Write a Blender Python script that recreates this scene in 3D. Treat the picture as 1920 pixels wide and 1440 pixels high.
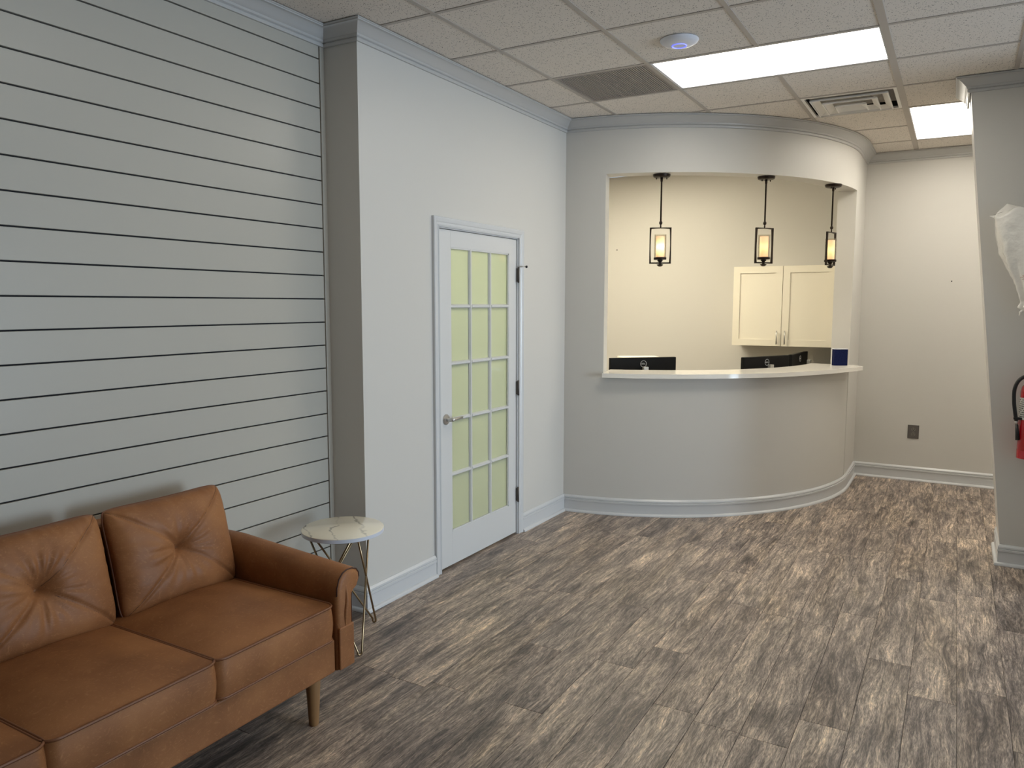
import bpy, bmesh, math, random
from mathutils import Vector, Matrix, noise
random.seed(7)
R = math.radians
for o in list(bpy.data.objects): bpy.data.objects.remove(o)
scene = bpy.context.scene
col = scene.collection

# ------------------------------------------------------------------ camera
CAMZ = 1.612
cam_d = bpy.data.cameras.new('camera'); cam_d.sensor_width = 36; cam_d.lens = 26.965
cam_d.clip_start = 0.05
cam = bpy.data.objects.new('camera', cam_d); col.objects.link(cam)
yaw, pitch, roll = -0.52331, -0.10333, 0.0013
fw = Vector((math.sin(yaw)*math.cos(pitch), math.cos(yaw)*math.cos(pitch), math.sin(pitch)))
rt = Vector((math.cos(yaw), -math.sin(yaw), 0)); up = rt.cross(fw)
r2 = rt*math.cos(roll)+up*math.sin(roll); u2 = -rt*math.sin(roll)+up*math.cos(roll)
m = Matrix((r2, u2, -fw)).transposed().to_4x4(); m.translation = (0, 0, CAMZ)
cam.matrix_world = m
scene.camera = cam

# ------------------------------------------------------------------ world, daylight, exposure
w = bpy.data.worlds.new('world'); scene.world = w; w.use_nodes = True
bg = w.node_tree.nodes['Background']; bg.inputs[0].default_value = (.62, .76, 1, 1); bg.inputs[1].default_value = .8
vs = scene.view_settings
vs.view_transform = 'Standard'; vs.look = 'None'; vs.gamma = 1; vs.use_curve_mapping = False
vs.exposure = 0.12
def area_light(name, loc, target, sx, sy, power, color):
    d = bpy.data.lights.new(name, 'AREA'); d.shape = 'RECTANGLE'; d.size = sx; d.size_y = sy
    d.energy = power; d.color = color
    o = bpy.data.objects.new(name, d); col.objects.link(o); o.location = loc
    o.rotation_euler = (Vector(target)-Vector(loc)).to_track_quat('-Z', 'Y').to_euler()
    return o
XR = 2.25            # right end of the waiting area, out of the frame; it opens to an entry bay with a storefront window at XE
XE = 6.0
WIN_Y0, WIN_Y1, WIN_Z0, WIN_Z1 = 2.5, 4.8, 0.10, 2.2
area_light('daylight_window', (XE+.02, (WIN_Y0+WIN_Y1)/2, (WIN_Z0+WIN_Z1)/2), (0, (WIN_Y0+WIN_Y1)/2, (WIN_Z0+WIN_Z1)/2),
           WIN_Y1-WIN_Y0, WIN_Z1-WIN_Z0, 235, (.68, .84, 1.0))
LENS_MAIN, LENS_COL = 11.0, (1.0, .93, .80)

# ------------------------------------------------------------------ constants
CEIL = 2.976; XL = -2.61; XS = -2.83; YR = 3.0; YB = 7.88
AC = (-2.75, 7.30); AR = 1.97; AI = 1.82
GRID = .6096; GX1 = -2.211; GY0 = 3.0904

# ------------------------------------------------------------------ helpers
def tag(o, label, cat=None, group=None, kind=None):
    o['label'] = label
    if cat: o['category'] = cat
    if group: o['group'] = group
    if kind: o['kind'] = kind
    return o
def empty(name, loc=(0, 0, 0), rz=0):
    o = bpy.data.objects.new(name, None); col.objects.link(o)
    o.location = loc; o.rotation_euler = (0, 0, rz); o.empty_display_size = .1
    return o
def link(name, me, mat, parent=None, loc=None, smooth=False):
    if mat is not None and not me.materials: me.materials.append(mat)
    if smooth:
        for p in me.polygons: p.use_smooth = True
    o = bpy.data.objects.new(name, me); col.objects.link(o)
    if parent: o.parent = parent
    if loc is not None: o.location = loc
    return o
def mesh(name, v, f):
    me = bpy.data.meshes.new(name); me.from_pydata(v, [], f); me.update(); return me
def bm_mesh(name, bm):
    bmesh.ops.recalc_face_normals(bm, faces=bm.faces)
    me = bpy.data.meshes.new(name); bm.to_mesh(me); bm.free(); return me
def add_box(bm, x0, x1, y0, y1, z0, z1, bev=0, seg=2):
    vs_ = [bm.verts.new((x, y, z)) for x in (x0, x1) for y in (y0, y1) for z in (z0, z1)]
    fs = [(0, 1, 3, 2), (4, 6, 7, 5), (0, 4, 5, 1), (2, 3, 7, 6), (0, 2, 6, 4), (1, 5, 7, 3)]
    faces = [bm.faces.new([vs_[i] for i in f]) for f in fs]
    if bev:
        es = {e for f in faces for e in f.edges}
        bmesh.ops.bevel(bm, geom=list(es), offset=bev, segments=seg, profile=.5, affect='EDGES')
def box(name, b, mat, parent=None, bev=0, seg=2, loc=None, smooth=False):
    bm = bmesh.new(); add_box(bm, *b, bev=bev, seg=seg)
    return link(name, bm_mesh(name, bm), mat, parent, loc, smooth)
def boxes(name, bs, mat, parent=None, bev=0):
    bm = bmesh.new()
    for b in bs: add_box(bm, *b, bev=bev)
    return link(name, bm_mesh(name, bm), mat, parent)
def add_tube(bm, pts, r, n=10, closed=False, cap=True):
    pts = [Vector(p) for p in pts]; N = len(pts); rings = []; prev = None
    rs = r if isinstance(r, (list, tuple)) else [r]*N
    for i, p in enumerate(pts):
        if closed: t = pts[(i+1) % N]-pts[i-1]
        else: t = pts[min(i+1, N-1)]-pts[max(i-1, 0)]
        t.normalize()
        if prev is None:
            a = Vector((0, 0, 1)) if abs(t.z) < .9 else Vector((1, 0, 0))
            u = t.cross(a).normalized()
        else:
            u = (prev-t*prev.dot(t)).normalized()
        prev = u; v = t.cross(u)
        rings.append([bm.verts.new(p+(u*math.cos(2*math.pi*k/n)+v*math.sin(2*math.pi*k/n))*rs[i]) for k in range(n)])
    M = N if closed else N-1
    for i in range(M):
        a, b = rings[i], rings[(i+1) % N]
        for k in range(n): bm.faces.new((a[k], a[(k+1) % n], b[(k+1) % n], b[k]))
    if cap and not closed:
        bm.faces.new(rings[0][::-1]); bm.faces.new(rings[-1])
def tube(name, pts, r, mat, parent=None, n=10, closed=False):
    bm = bmesh.new(); add_tube(bm, pts, r, n, closed)
    return link(name, bm_mesh(name, bm), mat, parent, smooth=True)
def lathe(name, prof, mat, parent=None, n=32, loc=None, axis='z', smooth=True, closed=False):
    v = []; f = []; N = len(prof)
    for k in range(n):
        a = 2*math.pi*k/n
        for r, z in prof:
            p = (r*math.cos(a), r*math.sin(a), z)
            if axis == 'x': p = (p[2], p[0], p[1])
            if axis == 'y': p = (p[0], p[2], p[1])
            v.append(p)
    for k in range(n):
        for i in range(N if closed else N-1):
            j = (i+1) % N
            f.append((k*N+i, ((k+1) % n)*N+i, ((k+1) % n)*N+j, k*N+j))
    bm = bmesh.new(); me = mesh(name, v, f); bm.from_mesh(me); bpy.data.meshes.remove(me)
    bmesh.ops.remove_doubles(bm, verts=bm.verts, dist=1e-6)
    me = bm_mesh(name, bm)
    o = link(name, me, mat, parent, loc, smooth)
    if smooth:
        try: me.set_sharp_from_angle(angle=R(40))
        except Exception: pass
    return o
def sweep(name, path, prof, zbase, mat, parent=None, sharp=30):
    """profile (out, z) swept along a plan path; 'out' points to the right of travel, corners mitred"""
    P = [Vector(p) for p in path]; N = len(P); n = len(prof); v = []; f = []
    dirs = [(P[i+1]-P[i]).normalized() for i in range(N-1)]
    nr = [Vector((d.y, -d.x)) for d in dirs]
    for i in range(N):
        if i == 0: q = nr[0]
        elif i == N-1: q = nr[-1]
        else: q = (nr[i-1]+nr[i])/(1+nr[i-1].dot(nr[i]))
        for o_, z in prof: v.append((P[i].x+q.x*o_, P[i].y+q.y*o_, zbase+z))
    for i in range(N-1):
        for k in range(n-1): f.append((i*n+k, (i+1)*n+k, (i+1)*n+k+1, i*n+k+1))
    f.append(tuple(range(n))); f.append(tuple(range((N-1)*n, N*n))[::-1])
    bm = bmesh.new(); me = mesh(name, v, f); bm.from_mesh(me); bpy.data.meshes.remove(me)
    me = bm_mesh(name, bm)
    o = link(name, me, mat, parent, smooth=True)
    me.set_sharp_from_angle(angle=R(sharp))
    return o
def arc_pts(r, a0, a1, n, c=AC):
    return [(c[0]+r*math.cos(R(a0+(a1-a0)*i/n)), c[1]+r*math.sin(R(a0+(a1-a0)*i/n))) for i in range(n+1)]
def arc_block(bm, ri, ro, a0, a1, z0, z1, n, taper=0):
    ins = arc_pts(ri, a0, a1, n); q = []
    out = [arc_pts(ro-taper*(i/n)**2, a0, a1, n)[i] for i in range(n+1)]
    for (xi, yi), (xo, yo) in zip(ins, out):
        q.append([bm.verts.new(p) for p in ((xi, yi, z0), (xo, yo, z0), (xo, yo, z1), (xi, yi, z1))])
    for a, b in zip(q, q[1:]):
        for k in range(4): bm.faces.new((a[k], a[(k+1) % 4], b[(k+1) % 4], b[k]))
    bm.faces.new(q[0]); bm.faces.new(q[-1][::-1])
def copy_tree(o, parent=None):
    c = o.copy(); col.objects.link(c); c.parent = parent
    for ch in list(o.children): copy_tree(ch, c)
    return c

# ------------------------------------------------------------------ materials
def srgb(r, g, b):
    return tuple(((c/255)/12.92 if c/255 <= .04045 else ((c/255+.055)/1.055)**2.4) for c in (r, g, b))+(1,)
def mat(name, rgb, rough=.5, metal=0, spec=.5, coat=0, bump=None):
    m_ = bpy.data.materials.new(name); m_.use_nodes = True
    nt = m_.node_tree; b = nt.nodes['Principled BSDF']
    b.inputs['Base Color'].default_value = srgb(*rgb); b.inputs['Roughness'].default_value = rough
    b.inputs['Metallic'].default_value = metal; b.inputs['Specular IOR Level'].default_value = spec
    b.inputs['Coat Weight'].default_value = coat
    if bump:
        sc, st = bump
        tc = nt.nodes.new('ShaderNodeTexCoord'); n_ = nt.nodes.new('ShaderNodeTexNoise'); n_.inputs['Scale'].default_value = sc
        n_.inputs['Detail'].default_value = 3
        bp = nt.nodes.new('ShaderNodeBump'); bp.inputs['Strength'].default_value = st; bp.inputs['Distance'].default_value = .002
        nt.links.new(tc.outputs['Object'], n_.inputs['Vector']); nt.links.new(n_.outputs['Fac'], bp.inputs['Height'])
        nt.links.new(bp.outputs['Normal'], b.inputs['Normal'])
    return m_
class NT:
    def __init__(s, m_): s.nt = m_.node_tree; s.b = s.nt.nodes['Principled BSDF']
    def n(s, t, **kw):
        x = s.nt.nodes.new('ShaderNode'+t)
        for k, v in kw.items():
            if k in x.inputs: x.inputs[k].default_value = v
            else: setattr(x, k, v)
        return x
    def l(s, a, b): s.nt.links.new(a, b)
    def ramp(s, fac, stops):
        r = s.n('ValToRGB'); e = r.color_ramp.elements
        while len(e) > 1: e.remove(e[-1])
        e[0].position = stops[0][0]; e[0].color = stops[0][1]
        for p, c in stops[1:]:
            q = e.new(p); q.color = c
        s.l(fac, r.inputs['Fac']); return r.outputs['Color']
    def mix(s, fac, a, b, mode='MIX'):
        x = s.n('Mix', data_type='RGBA', blend_type=mode)
        for sock, val in ((x.inputs['Factor'], fac), (x.inputs[6], a), (x.inputs[7], b)):
            if isinstance(val, bpy.types.NodeSocket): s.l(val, sock)
            else: sock.default_value = val
        return x.outputs[2]
    def math(s, op, a, b=None):
        x = s.n('Math', operation=op)
        for i, val in enumerate((a, b)):
            if val is None: continue
            if isinstance(val, bpy.types.NodeSocket): s.l(val, x.inputs[i])
            else: x.inputs[i].default_value = val
        return x.outputs[0]
    def mapping(s, vec, scale=(1, 1, 1), loc=(0, 0, 0)):
        x = s.n('Mapping'); x.inputs['Scale'].default_value = scale; x.inputs['Location'].default_value = loc
        s.l(vec, x.inputs['Vector']); return x.outputs[0]

M = {}
M['paint'] = mat('wall_paint', (206, 204, 199), .42, spec=.35, bump=(260, .05))
M['shiplap'] = mat('shiplap_paint', (182, 179, 170), .33, spec=.3, bump=(6, .03))
M['trim'] = mat('trim_paint', (204, 206, 208), .26, spec=.5)
M['crown'] = mat('crown_paint', (188, 188, 187), .3, spec=.45)
M['door'] = mat('door_paint', (210, 211, 211), .3, spec=.45)
M['gap_shade'] = mat('gap_shade_backing', (38, 38, 42), .9)  # near-black colour stands in for the deep shade between the boards
M['tee'] = mat('ceiling_tee_metal', (178, 170, 162), .5)
M['white'] = mat('cabinet_white', (236, 230, 214), .35)
M['quartz'] = mat('quartz_white', (240, 237, 230), .12, spec=.5)
M['black'] = mat('black_plastic', (14, 14, 15), .55, spec=.2)
M['silver'] = mat('silver_plastic', (196, 196, 194), .3, metal=.6)
M['nickel'] = mat('satin_nickel', (196, 194, 190), .32, metal=.9)
M['bronze'] = mat('dark_bronze', (44, 34, 28), .4, metal=.7)
M['hinge'] = mat('hinge_metal', (84, 80, 76), .4, metal=.8)
M['gold'] = mat('champagne_gold', (158, 138, 108), .28, metal=1)
M['legwood'] = mat('leg_wood', (150, 112, 72), .5)
M['white_plastic'] = mat('white_plastic', (222, 224, 232), .35)
M['red'] = mat('extinguisher_red', (170, 10, 26), .25, coat=.4)
M['rubber'] = mat('hose_rubber', (18, 18, 19), .5)
M['paper'] = mat('paper_label', (200, 200, 195), .6)
M['grey_plate'] = mat('outlet_grey', (108, 104, 100), .4, metal=.4)
M['dark'] = mat('dark_void', (12, 12, 13), .8)
M['rim'] = mat('table_rim', (206, 212, 224), .3)
M['plain_ceiling'] = mat('ceiling_backing', (190, 185, 178), .9)
M['worktop'] = mat('desk_laminate', (190, 180, 160), .4)

def emit(name, rgb, strength):
    m_ = bpy.data.materials.new(name); m_.use_nodes = True; nt = m_.node_tree
    b = nt.nodes['Principled BSDF']; b.inputs['Base Color'].default_value = (.8, .8, .8, 1)
    b.inputs['Emission Color'].default_value = (*rgb, 1); b.inputs['Emission Strength'].default_value = strength
    return m_
def lens_material(name, axis, strength):
    m_ = emit(name, LENS_COL, strength); k = NT(m_)
    tc = k.n('TexCoord'); sp = k.n('SeparateXYZ'); k.l(tc.outputs['Object'], sp.inputs[0])
    a = k.math('MULTIPLY', sp.outputs[axis], 2*math.pi/.30)
    c = k.math('COSINE', a); c = k.math('MULTIPLY', c, -.16); c = k.math('ADD', c, .84)   # the tubes behind the prismatic lens
    k.l(k.math('MULTIPLY', c, strength), k.b.inputs['Emission Strength'])
    return m_
M['lens_x'] = lens_material('lens_tubes_along_x', 'Y', LENS_MAIN)
M['lens_y'] = lens_material('lens_tubes_along_y', 'X', LENS_MAIN)
M['lens_dim'] = emit('lens_dim_waiting_area', LENS_COL, 5.8)
M['lens_warm'] = emit('lens_warm_office', (1.0, .90, .68), 27)
M['led'] = emit('blue_led', (.04, .07, 1.0), 1.6)

def candle_material(name, strength):
    m_ = emit(name, (1, .6, .25), 1); k = NT(m_)
    tc = k.n('TexCoord'); sp = k.n('SeparateXYZ'); k.l(tc.outputs['Object'], sp.inputs[0])
    z = k.math('ADD', k.math('MULTIPLY', sp.outputs['Z'], 1/.155), 0.0)
    colr = k.ramp(z, [(0, (1, .50, .20, 1)), (.3, (1, .58, .2, 1)), (.5, (1, .76, .30, 1)), (.7, (1, .56, .22, 1)), (1, (1, .50, .24, 1))])
    d = k.math('SUBTRACT', z, .48); d = k.math('MULTIPLY', d, d); d = k.math('MULTIPLY', d, -16.0)
    g = k.math('EXPONENT', d); s_ = k.math('ADD', k.math('MULTIPLY', g, strength), .85)
    k.l(colr, k.b.inputs['Emission Color']); k.l(s_, k.b.inputs['Emission Strength'])
    return m_
M['candle'] = candle_material('amber_glass_lit', .55)
M['candle_bright'] = candle_material('amber_glass_lit_bright', 3.2)

def clear_glass():
    m_ = bpy.data.materials.new('clear_glass'); m_.use_nodes = True; nt = m_.node_tree
    out = nt.nodes['Material Output']; nt.nodes.remove(nt.nodes['Principled BSDF'])
    t = nt.nodes.new('ShaderNodeBsdfTransparent'); t.inputs[0].default_value = (.93, .91, .86, 1)
    g = nt.nodes.new('ShaderNodeBsdfGlossy'); g.inputs['Roughness'].default_value = .05
    fr = nt.nodes.new('ShaderNodeLayerWeight'); fr.inputs[0].default_value = .25
    pw = nt.nodes.new('ShaderNodeMath'); pw.operation = 'MULTIPLY'; pw.inputs[1].default_value = .45; nt.links.new(fr.outputs['Facing'], pw.inputs[0])
    mx = nt.nodes.new('ShaderNodeMixShader'); nt.links.new(pw.outputs[0], mx.inputs[0])
    nt.links.new(t.outputs[0], mx.inputs[1]); nt.links.new(g.outputs[0], mx.inputs[2]); nt.links.new(mx.outputs[0], out.inputs[0])
    return m_
M['glass'] = clear_glass()
def frosted():
    m_ = mat('frosted_pane', (212, 218, 198), .06, spec=.9); k = NT(m_); nt = m_.node_tree
    tr = k.n('BsdfTranslucent'); tr.inputs[0].default_value = srgb(226, 233, 208)
    mx = k.n('MixShader'); mx.inputs[0].default_value = .5
    out = nt.nodes['Material Output']
    k.l(k.b.outputs[0], mx.inputs[1]); k.l(tr.outputs[0], mx.inputs[2]); k.l(mx.outputs[0], out.inputs[0])
    return m_
M['frost'] = frosted()

def tile_material():
    m_ = mat('acoustic_tile', (190, 184, 177), .95, spec=.1); k = NT(m_)
    tc = k.n('TexCoord'); oi = k.n('ObjectInfo')
    off = k.n('VectorMath', operation='SCALE'); cb = k.n('CombineXYZ')
    k.l(oi.outputs['Random'], cb.inputs[0]); k.l(oi.outputs['Random'], cb.inputs[1])
    k.l(cb.outputs[0], off.inputs[0]); off.inputs['Scale'].default_value = 37
    ad = k.n('VectorMath', operation='ADD'); k.l(tc.outputs['Object'], ad.inputs[0]); k.l(off.outputs[0], ad.inputs[1])
    vo = k.n('TexVoronoi'); vo.inputs['Scale'].default_value = 125; k.l(ad.outputs[0], vo.inputs['Vector'])
    no = k.n('TexNoise'); no.inputs['Scale'].default_value = 40; k.l(ad.outputs[0], no.inputs['Vector'])
    thr = k.math('MULTIPLY', no.outputs['Fac'], .52)
    hole = k.math('LESS_THAN', vo.outputs['Distance'], thr)
    wn = k.n('TexWhiteNoise'); k.l(vo.outputs['Color'], wn.inputs['Vector'])
    pick = k.math('LESS_THAN', wn.outputs['Value'], .55)
    hole = k.math('MULTIPLY', hole, pick)
    fine = k.n('TexNoise'); fine.inputs['Scale'].default_value = 300; k.l(ad.outputs[0], fine.inputs['Vector'])
    basec = k.mix(fine.outputs['Fac'], srgb(214, 207, 199), srgb(236, 229, 221))
    colr = k.mix(k.math('MULTIPLY', hole, .85), basec, srgb(60, 56, 53))
    k.l(colr, k.b.inputs['Base Color'])
    bp = k.n('Bump'); bp.inputs['Strength'].default_value = .4; bp.inputs['Distance'].default_value = .002; bp.invert = True
    k.l(hole, bp.inputs['Height']); k.l(bp.outputs[0], k.b.inputs['Normal'])
    return m_
M['tile'] = tile_material()

def plank_material():
    m_ = mat('vinyl_plank', (110, 96, 86), .4, spec=.4); k = NT(m_)
    tc = k.n('TexCoord'); oi = k.n('ObjectInfo')
    rnd = k.n('TexWhiteNoise', noise_dimensions='1D'); k.l(oi.outputs['Random'], rnd.inputs['W'])
    off = k.n('VectorMath', operation='SCALE'); k.l(rnd.outputs['Color'], off.inputs[0]); off.inputs['Scale'].default_value = 61
    ad = k.n('VectorMath', operation='ADD'); k.l(tc.outputs['Object'], ad.inputs[0]); k.l(off.outputs[0], ad.inputs[1])
    P = ad.outputs[0]
    warp = k.n('TexNoise'); warp.inputs['Scale'].default_value = 1; warp.inputs['Detail'].default_value = 2
    k.l(k.mapping(P, (7, 2.2, 1)), warp.inputs['Vector'])
    wv = k.n('VectorMath', operation='SCALE'); k.l(warp.outputs['Color'], wv.inputs[0]); wv.inputs['Scale'].default_value = .10
    wp = k.n('VectorMath', operation='ADD'); k.l(P, wp.inputs[0]); k.l(wv.outputs[0], wp.inputs[1])
    big = k.n('TexNoise'); big.inputs['Scale'].default_value = 1; big.inputs['Detail'].default_value = 5; big.inputs['Roughness'].default_value = .62
    k.l(k.mapping(wp.outputs[0], (11, 2.4, 1)), big.inputs['Vector'])
    streak = k.n('TexNoise'); streak.inputs['Scale'].default_value = 1; streak.inputs['Detail'].default_value = 4; streak.inputs['Roughness'].default_value = .7
    k.l(k.mapping(wp.outputs[0], (46, 3.2, 1)), streak.inputs['Vector'])
    fine = k.n('TexNoise'); fine.inputs['Scale'].default_value = 1; fine.inputs['Detail'].default_value = 3; fine.inputs['Roughness'].default_value = .8
    k.l(k.mapping(wp.outputs[0], (330, 30, 1)), fine.inputs['Vector'])
    # long growth-ring contours: bands of a stretched noise field
    ringf = k.n('TexNoise'); ringf.inputs['Scale'].default_value = 1; ringf.inputs['Detail'].default_value = 1
    k.l(k.mapping(P, (7.5, 1.0, 1)), ringf.inputs['Vector'])
    rings = k.math('SINE', k.math('MULTIPLY', ringf.outputs['Fac'], 150))
    ringmask = k.ramp(ringf.outputs['Fac'], [(0, (0, 0, 0, 1)), (.52, (0, 0, 0, 1)), (.66, (1, 1, 1, 1))])
    basec = k.ramp(big.outputs['Fac'], [(.22, srgb(92, 86, 84)), (.40, srgb(130, 120, 114)), (.52, srgb(154, 142, 133)), (.66, srgb(176, 162, 148)), (.80, srgb(208, 194, 174))])
    stc = k.ramp(streak.outputs['Fac'], [(.32, srgb(84, 84, 88)), (.48, srgb(180, 180, 181)), (.66, srgb(252, 249, 243))])
    c1 = k.mix(.72, basec, stc, 'MULTIPLY')
    c1 = k.mix(1.0, c1, (1.55, 1.55, 1.55, 1), 'MULTIPLY')
    fc = k.ramp(fine.outputs['Fac'], [(.36, srgb(84, 80, 80)), (.5, srgb(188, 187, 186)), (.62, srgb(255, 252, 247))])
    c2 = k.mix(.75, c1, fc, 'MULTIPLY')
    c2 = k.mix(1.0, c2, (1.5, 1.5, 1.5, 1), 'MULTIPLY')
    midn = k.n('TexNoise'); midn.inputs['Scale'].default_value = 1; midn.inputs['Detail'].default_value = 2; midn.inputs['Roughness'].default_value = .6
    midn.inputs['Distortion'].default_value = .25
    wv2 = k.n('VectorMath', operation='SCALE'); k.l(warp.outputs['Color'], wv2.inputs[0]); wv2.inputs['Scale'].default_value = .035
    wp2 = k.n('VectorMath', operation='ADD'); k.l(P, wp2.inputs[0]); k.l(wv2.outputs[0], wp2.inputs[1])
    k.l(k.mapping(wp2.outputs[0], (110, 8, 1)), midn.inputs['Vector'])
    mc = k.ramp(midn.outputs['Fac'], [(.36, srgb(120, 116, 116)), (.5, srgb(205, 203, 202)), (.62, srgb(255, 252, 246))])
    c2 = k.mix(.55, c2, mc, 'MULTIPLY')
    c2 = k.mix(1.0, c2, (1.25, 1.25, 1.25, 1), 'MULTIPLY')
    rr = k.math('MULTIPLY', k.math('ADD', rings, 1.0), .5)
    rc = k.ramp(rr, [(0, srgb(150, 144, 138)), (1, srgb(255, 250, 240))])
    c2 = k.mix(k.math('MULTIPLY', ringmask, .5), c2, k.mix(1.0, c2, rc, 'MULTIPLY'))
    # knots and dark checks
    vo = k.n('TexVoronoi'); vo.inputs['Scale'].default_value = 1; k.l(k.mapping(wp.outputs[0], (4.6, 1.25, 1)), vo.inputs['Vector'])
    kn = k.ramp(vo.outputs['Distance'], [(0, (1, 1, 1, 1)), (.07, (.75, .75, .75, 1)), (.20, (0, 0, 0, 1))])
    c3 = k.mix(k.math('MULTIPLY', kn, .75), c2, srgb(44, 40, 40))
    tone = k.n('TexWhiteNoise', noise_dimensions='1D'); k.l(k.math('MULTIPLY', oi.outputs['Random'], 91.7), tone.inputs['W'])
    tr = k.ramp(tone.outputs['Value'], [(0, (.86, .85, .86, 1)), (.5, (1, 1, 1, 1)), (1, (1.18, 1.16, 1.13, 1))])
    c4 = k.mix(1.0, c3, tr, 'MULTIPLY')
    k.l(c4, k.b.inputs['Base Color'])
    ro = k.math('ADD', k.math('MULTIPLY', fine.outputs['Fac'], .22), .30); k.l(ro, k.b.inputs['Roughness'])
    bp = k.n('Bump'); bp.inputs['Strength'].default_value = .35; bp.inputs['Distance'].default_value = .0012
    k.l(k.math('ADD', fine.outputs['Fac'], streak.outputs['Fac']), bp.inputs['Height']); k.l(bp.outputs[0], k.b.inputs['Normal'])
    return m_
M['plank'] = plank_material()

def leather_material():
    m_ = mat('tan_leather', (118, 68, 40), .5, spec=.3); k = NT(m_)
    tc = k.n('TexCoord'); P = tc.outputs['Object']
    big = k.n('TexNoise'); big.inputs['Scale'].default_value = 5; big.inputs['Detail'].default_value = 5; k.l(P, big.inputs['Vector'])
    base = k.ramp(big.outputs['Fac'], [(.3, srgb(124, 80, 48)), (.5, srgb(142, 94, 58)), (.7, srgb(156, 106, 66))])
    sw = k.n('TexNoise'); sw.inputs['Scale'].default_value = 9; sw.inputs['Detail'].default_value = 2; k.l(P, sw.inputs['Vector'])
    sv = k.n('VectorMath', operation='SCALE'); k.l(sw.outputs['Color'], sv.inputs[0]); sv.inputs['Scale'].default_value = .12
    sa = k.n('VectorMath', operation='ADD'); k.l(P, sa.inputs[0]); k.l(sv.outputs[0], sa.inputs[1])
    scr = k.n('TexNoise'); scr.inputs['Scale'].default_value = 1; scr.inputs['Detail'].default_value = 6; scr.inputs['Roughness'].default_value = .72
    k.l(k.mapping(sa.outputs[0], (110, 60, 150)), scr.inputs['Vector'])
    ms = k.ramp(scr.outputs['Fac'], [(.54, (0, 0, 0, 1)), (.68, (1, 1, 1, 1))])
    c = k.mix(k.math('MULTIPLY', ms, .34), base, srgb(198, 142, 94))
    k.l(c, k.b.inputs['Base Color'])
    vo = k.n('TexVoronoi'); vo.inputs['Scale'].default_value = 420; k.l(P, vo.inputs['Vector'])
    bp = k.n('Bump'); bp.inputs['Strength'].default_value = .12; bp.inputs['Distance'].default_value = .001
    k.l(k.math('ADD', vo.outputs['Distance'], scr.outputs['Fac']), bp.inputs['Height']); k.l(bp.outputs[0], k.b.inputs['Normal'])
    return m_
M['leather'] = leather_material()
M['piping'] = mat('leather_piping', (118, 74, 46), .45)
M['seam'] = mat('leather_seam', (66, 36, 22), .6)

def marble_material():
    m_ = mat('white_marble', (236, 230, 212), .1, spec=.5); k = NT(m_)
    tc = k.n('TexCoord'); P = tc.outputs['Object']
    w1 = k.n('TexNoise'); w1.inputs['Scale'].default_value = 6; w1.inputs['Detail'].default_value = 6; k.l(P, w1.inputs['Vector'])
    v = k.n('VectorMath', operation='SCALE'); k.l(w1.outputs['Color'], v.inputs[0]); v.inputs['Scale'].default_value = .16
    a = k.n('VectorMath', operation='ADD'); k.l(P, a.inputs[0]); k.l(v.outputs[0], a.inputs[1])
    wv = k.n('TexWave', wave_type='BANDS', bands_direction='DIAGONAL'); wv.inputs['Scale'].default_value = 3.4
    wv.inputs['Distortion'].default_value = 2.5; wv.inputs['Detail'].default_value = 3
    k.l(a.outputs[0], wv.inputs['Vector'])
    vein = k.ramp(wv.outputs['Fac'], [(0, (1, 1, 1, 1)), (.010, (.6, .6, .6, 1)), (.035, (0, 0, 0, 1))])
    n2 = k.n('TexNoise'); n2.inputs['Scale'].default_value = 7; k.l(P, n2.inputs['Vector'])
    msk = k.ramp(n2.outputs['Fac'], [(.45, (.10, .10, .10, 1)), (.68, (1, 1, 1, 1))])
    c = k.mix(k.math('MULTIPLY', vein, msk), srgb(238, 232, 214), srgb(92, 90, 90))
    k.l(c, k.b.inputs['Base Color']); return m_
M['marble'] = marble_material()
def blue_box_material():
    m_ = mat('blue_print', (34, 44, 104), .8, spec=.1); k = NT(m_)
    tc = k.n('TexCoord'); n_ = k.n('TexNoise'); n_.inputs['Scale'].default_value = 1; n_.inputs['Detail'].default_value = 2
    k.l(k.mapping(tc.outputs['Object'], (120, 120, 120)), n_.inputs['Vector'])
    k.l(k.ramp(n_.outputs['Fac'], [(.3, srgb(15, 20, 52)), (.7, srgb(25, 34, 76))]), k.b.inputs['Base Color']); return m_
M['blue'] = blue_box_material()
def bag_material():
    m_ = mat('thin_white_plastic', (240, 238, 232), .2, spec=.7); k = NT(m_); nt = m_.node_tree
    tc = k.n('TexCoord'); n_ = k.n('TexNoise'); n_.inputs['Scale'].default_value = 15; n_.inputs['Detail'].default_value = 3
    k.l(tc.outputs['Object'], n_.inputs['Vector'])
    bp = k.n('Bump'); bp.inputs['Strength'].default_value = .8; bp.inputs['Distance'].default_value = .012
    k.l(n_.outputs['Fac'], bp.inputs['Height']); k.l(bp.outputs[0], k.b.inputs['Normal'])
    tr = k.n('BsdfTransparent'); mx = k.n('MixShader'); mx.inputs[0].default_value = .12
    k.l(k.b.outputs[0], mx.inputs[1]); k.l(tr.outputs[0], mx.inputs[2]); k.l(mx.outputs[0], nt.nodes['Material Output'].inputs[0])
    return m_
M['bag'] = bag_material()
M['red_print'] = mat('red_ink', (176, 96, 90), .5)

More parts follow.
